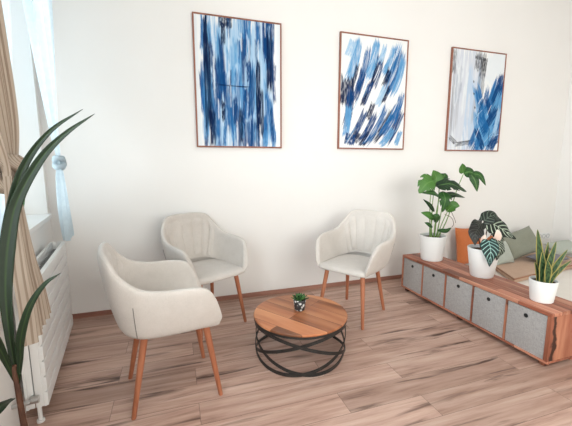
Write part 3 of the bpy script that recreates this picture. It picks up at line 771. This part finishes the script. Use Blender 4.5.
for i, (cl, w) in enumerate(zip(big, (.12, .10, .085, .075))):
    leaf(mon, list(cl), (.1, -.8, .6) if i != 3 else (-.3, -1, .1), w, (lambda a: heart(a) if a > .25 else max(heart(a), .5)) if i else heart, fold=.1, curl=.1, nu=24, nv=10, colfn=mono_col(G2 if i != 1 else G1, GV))
bm = bmesh.new()
for pts in ([(.10, .0, .45), (.16, -.02, .42), (.18, -.03, .36), (.165, -.03, .33)], [(.15, .0, .50), (.19, -.02, .41), (.20, -.03, .37)]): tube(bm, bez(pts, 12), .0022, 6)
obj('aerial_root', bm, STEMB, mon)

# alocasia in the middle
alo = thing('alocasia_plant', 'dark arrow-leaved plant with white veins in white pot at the middle of the sideboard', 'potted plant', (3.215, -1.075, CZ), CAMR)
pot(alo, .088, .122, .245, POTW)
def alo_col(base, vein, n=6):
    def f(a, b):
        if abs(b) < .055: return vein
        if abs(((a + .06 - abs(b) * .30) * n) % 1 - .5) < .068 and abs(b) < .93 and .02 < a < .9: return vein
        if abs(b) > .95: return lerpc(base, vein, .35)
        return base
    return f
arrow = lambda a: .02 if a >= 1 else (min(1, .45 + 2.6 * a) if a < .22 else ((1 - a) / .78) ** .82 * (1 + .25 * math.sin(PI * (a - .22) / .78)))
DG, DT, VW, VT = (18, 28, 21), (20, 46, 46), (188, 200, 178), (158, 200, 190)
AL = [((-.045, -.09, .335), (-.05, -.135, .25), (-.06, -.15, .115), (-.15, -1, .25), .165, DT, VT, .03),
      ((.055, -.07, .325), (.05, -.115, .26), (.02, -.125, .165), (.25, -1, .2), .135, DG, VW, .03),
      ((.03, .03, .48), (.13, .0, .425), (.255, -.03, .335), (.25, -.85, .55), .22, DG, VW, .05),
      ((-.03, .02, .495), (.05, .02, .545), (.13, .01, .50), (.1, -.7, .7), .14, DG, (96, 108, 94), .03),
      ((-.10, -.02, .44), (-.155, -.06, .39), (-.165, -.08, .29), (-.4, -1, .2), .14, (26, 24, 22), (70, 72, 64), .03),
      ((-.05, .02, .47), (-.11, .0, .46), (-.20, -.02, .40), (-.2, -.7, .7), .13, (24, 26, 22), (84, 88, 78), .03),
      ((.07, .02, .40), (.13, .0, .34), (.15, -.02, .27), (.4, -1, .3), .10, DG, VW, .03)]
for b, m_, t_, nn, w, c, v, bl in AL:
    b, m_, t_ = [(.02 + q[0] * .86, q[1], .215 + (q[2] - .215) * .90) for q in (b, m_, t_)]; w *= .88
    leaf(alo, [b, m_, t_], nn, w, arrow, fold=.10, curl=.18, nu=60, nv=36, colfn=alo_col(c, v), wave=.03, backlobe=bl)
    stemobj(alo, [Vector((b[0] * .3, b[1] * .2, .21)), Vector((b[0] * .7, b[1] * .5 + .02, b[2] * .8)), b], .0055, STEMB if c != DT else STEM)
pale = lambda a, b: lerpc((226, 190, 172), (240, 226, 214), a)
leaf(alo, [(.045, -.04, .28), (.065, -.06, .345), (.055, -.07, .41)], (0, -1, .1), .062, lambda a: math.sin(PI * min(.98, max(.05, a))) ** .6, fold=.3, colfn=pale, label='pale pinkish young leaf')
leaf(alo, [(-.03, -.04, .28), (-.055, -.07, .325), (-.045, -.08, .372)], (0, -1, .1), .045, lambda a: math.sin(PI * min(.98, max(.05, a))) ** .6, fold=.3, colfn=pale, label='pale pinkish young leaf')
leaf(alo, [(.0, -.04, .26), (.005, -.06, .32), (.015, -.07, .36)], (0, -1, .1), .06, lambda a: math.sin(PI * min(.98, max(.05, a))) ** .6, fold=.3, colfn=lambda a, b: (176, 106, 70), label='withered rust brown leaf')

# snake plant on the near end
sna = thing('snake_plant', 'upright snake plant with yellow-edged leaves in white pot at near end of sideboard', 'potted plant', (3.160, -1.612, CZ), CAMR)
pot(sna, .068, .084, .152, POTW)
def sna_col(a, b):
    if abs(b) > .80: return (160, 150, 84)
    band = math.sin(a * 34 + 2.2 * math.sin(b * 3 + a * 9)) > .25
    return (36, 62, 38) if band else (66, 92, 56)
sword = lambda a: .03 if a >= 1 else (.55 + .9 * a if a < .5 else 1.0) * (1 if a < .55 else ((1 - a) / .45) ** .62)
SN = [((-.020, .01), (-.065, .02, .47), .052, (-.25, -1, 0)), ((-.035, -.02), (-.055, -.03, .335), .060, (.1, -1, 0)), ((.0, .02), (.025, .03, .385), .050, (.2, -1, 0)), ((.01, .0), (.055, .0, .395), .046, (-.4, -1, 0)),
      ((.03, .0), (.13, -.01, .345), .040, (-.3, -1, .2)), ((.035, -.01), (.155, -.02, .275), .036, (-.3, -1, .2)), ((-.005, -.04), (-.03, -.05, .285), .062, (0, -1, .1)), ((.015, -.035), (.055, -.05, .23), .045, (.2, -1, .1)), ((-.045, .0), (-.075, .0, .26), .042, (.4, -1, 0))]
for (x, y), t_, w, nn in SN:
    b = Vector((x * .9, y * .9, .122)); T = Vector(t_); T.z = T.z * 1.06; w *= .88; leaf(sna, [b, b.lerp(T, .5) + Vector((-.25 * (T.x - x) * .35, 0, .01)), T], nn, w, sword, fold=.28, nu=30, nv=12, colfn=sna_col, th=.003)

# little succulent on the coffee table
suc = thing('succulent_plant', 'tiny green succulent in a black and white patterned pot on the coffee table', 'potted plant', (1.580, -1.05, TZ), CAMR)
def terrazzo():
    m, t, b = mat('speckled_black_pot', (.1, .1, .1), .5); L = t.links
    v = N(t, 'ShaderNodeTexVoronoi', Scale=42.0); L.new(coords(t), v.inputs['Vector'])
    r = ramp(t, [(.30, (.60, .60, .58)), (.42, (.035, .036, .038))]); L.new(v.outputs['Distance'], r.inputs[0]); L.new(r.outputs[0], b.inputs['Base Color']); return m
pot(suc, .036, .045, .080, terrazzo(), True, .004)
rnd = random.Random(2)
for k in range(34):
    a = k * 2.399; el = .15 + 1.25 * (k / 34); L = .050 * (1 - .35 * k / 34)
    d = Vector((math.cos(a) * math.cos(el), math.sin(a) * math.cos(el), math.sin(el)))
    b = Vector((math.cos(a) * .018 * math.cos(el), math.sin(a) * .018 * math.cos(el), .074)); c = rnd.choice([(48, 84, 46), (66, 110, 58), (34, 62, 36), (86, 128, 70)])
    leaf(suc, [b, b + d * L * .5 + Vector((0, 0, .002)), b + d * L + Vector((0, 0, .007))], Vector((-d.x * d.z, -d.y * d.z, 1 - d.z * d.z + .01)), .019, lambda q: math.sin(PI * min(.97, .12 + .85 * q)) ** .8, fold=.3, nu=8, nv=4, colfn=lambda a, b, c=c: c, th=.003)

# plant on the sill behind the beige curtain
sil = thing('sill_plant', 'small green houseplant on the window sill behind the beige curtain', 'potted plant', wl(.74, -.05, WZ[0]), CAMR)
pot(sil, .038, .048, .08, POTW)
for b, m_, t_, nn, w in (((.0, 0, .10), (.04, -.01, .19), (.055, -.02, .10), (.2, -1, .2), .075), ((0, 0, .10), (-.03, -.01, .20), (-.06, -.02, .19), (-.2, -1, .4), .06), ((0, 0, .10), (.0, .0, .17), (.01, -.03, .24), (0, -1, .3), .06)):
    leaf(sil, [b, m_, t_], nn, w, lambda a: heart(a) if a > .3 else .12, fold=.15, colfn=mono_col((78, 134, 74), (120, 160, 90)))

# big strap-leaved plant standing in front of the left wall, near the viewer
big = thing('dracaena_plant', 'tall strap-leaved plant with arching dark green leaves at the near left edge', 'potted plant', (.278, -1.966, 0))
potm = noisy('grey_planter', (.30, .29, .28), (.36, .35, .34), 8, .7, .1)
pot(big, .10, .125, .26, potm)
def R(x, y, z): return Vector((x - .278, y + 1.966, z))
def strap_col(a, b):
    if abs(b) < .10: return (44, 66, 26)
    return lerpc((15, 30, 12), (24, 42, 18), abs(b))
strap = lambda a: .02 if a >= 1 else min(1, .28 + 1.7 * a) * (1 if a < .35 else (1 - (a - .35) / .65) ** .75)
stemobj(big, [(-.0, .0, .225), (-.012, .01, .45), (-.023, .018, .675)], .013, STEMB, 'cane')
SL = [([R(0.257, -1.943, 0.621), R(0.246, -1.929, 0.768), R(0.243, -1.911, 0.916), R(0.257, -1.892, 1.063), R(0.290, -1.879, 1.201), R(0.366, -1.879, 1.334), R(0.448, -1.897, 1.417), R(0.538, -1.902, 1.483)], .047, (.25, -1, .15)),
      ([R(0.255, -1.948, 0.612), R(0.237, -1.911, 0.805), R(0.237, -1.883, 0.980), R(0.260, -1.865, 1.146), R(0.306, -1.856, 1.302), R(0.393, -1.865, 1.422), R(0.499, -1.874, 1.500)], .040, (.45, -1, .25)),
      ([R(0.260, -1.948, 0.603), R(0.278, -1.957, 0.695), R(0.292, -1.966, 0.778), R(0.324, -1.966, 0.874), R(0.370, -1.966, 0.943), R(0.416, -1.966, 0.975)], .033, (-.35, -1, .2)),
      ([R(0.253, -1.948, 0.621), R(0.232, -1.966, 0.750), R(0.209, -1.984, 0.842), R(0.154, -2.003, 0.952)], .031, (.3, -1, .3)),
      ([R(0.246, -1.957, 0.566), R(0.237, -2.021, 0.584), R(0.218, -2.086, 0.566), R(0.200, -2.150, 0.492)], .046, (0, -.5, 1))]
for cl, w, nn in SL:
    leaf(big, cl, nn, w, strap, fold=.22, nu=40, nv=8, colfn=strap_col, th=.002)
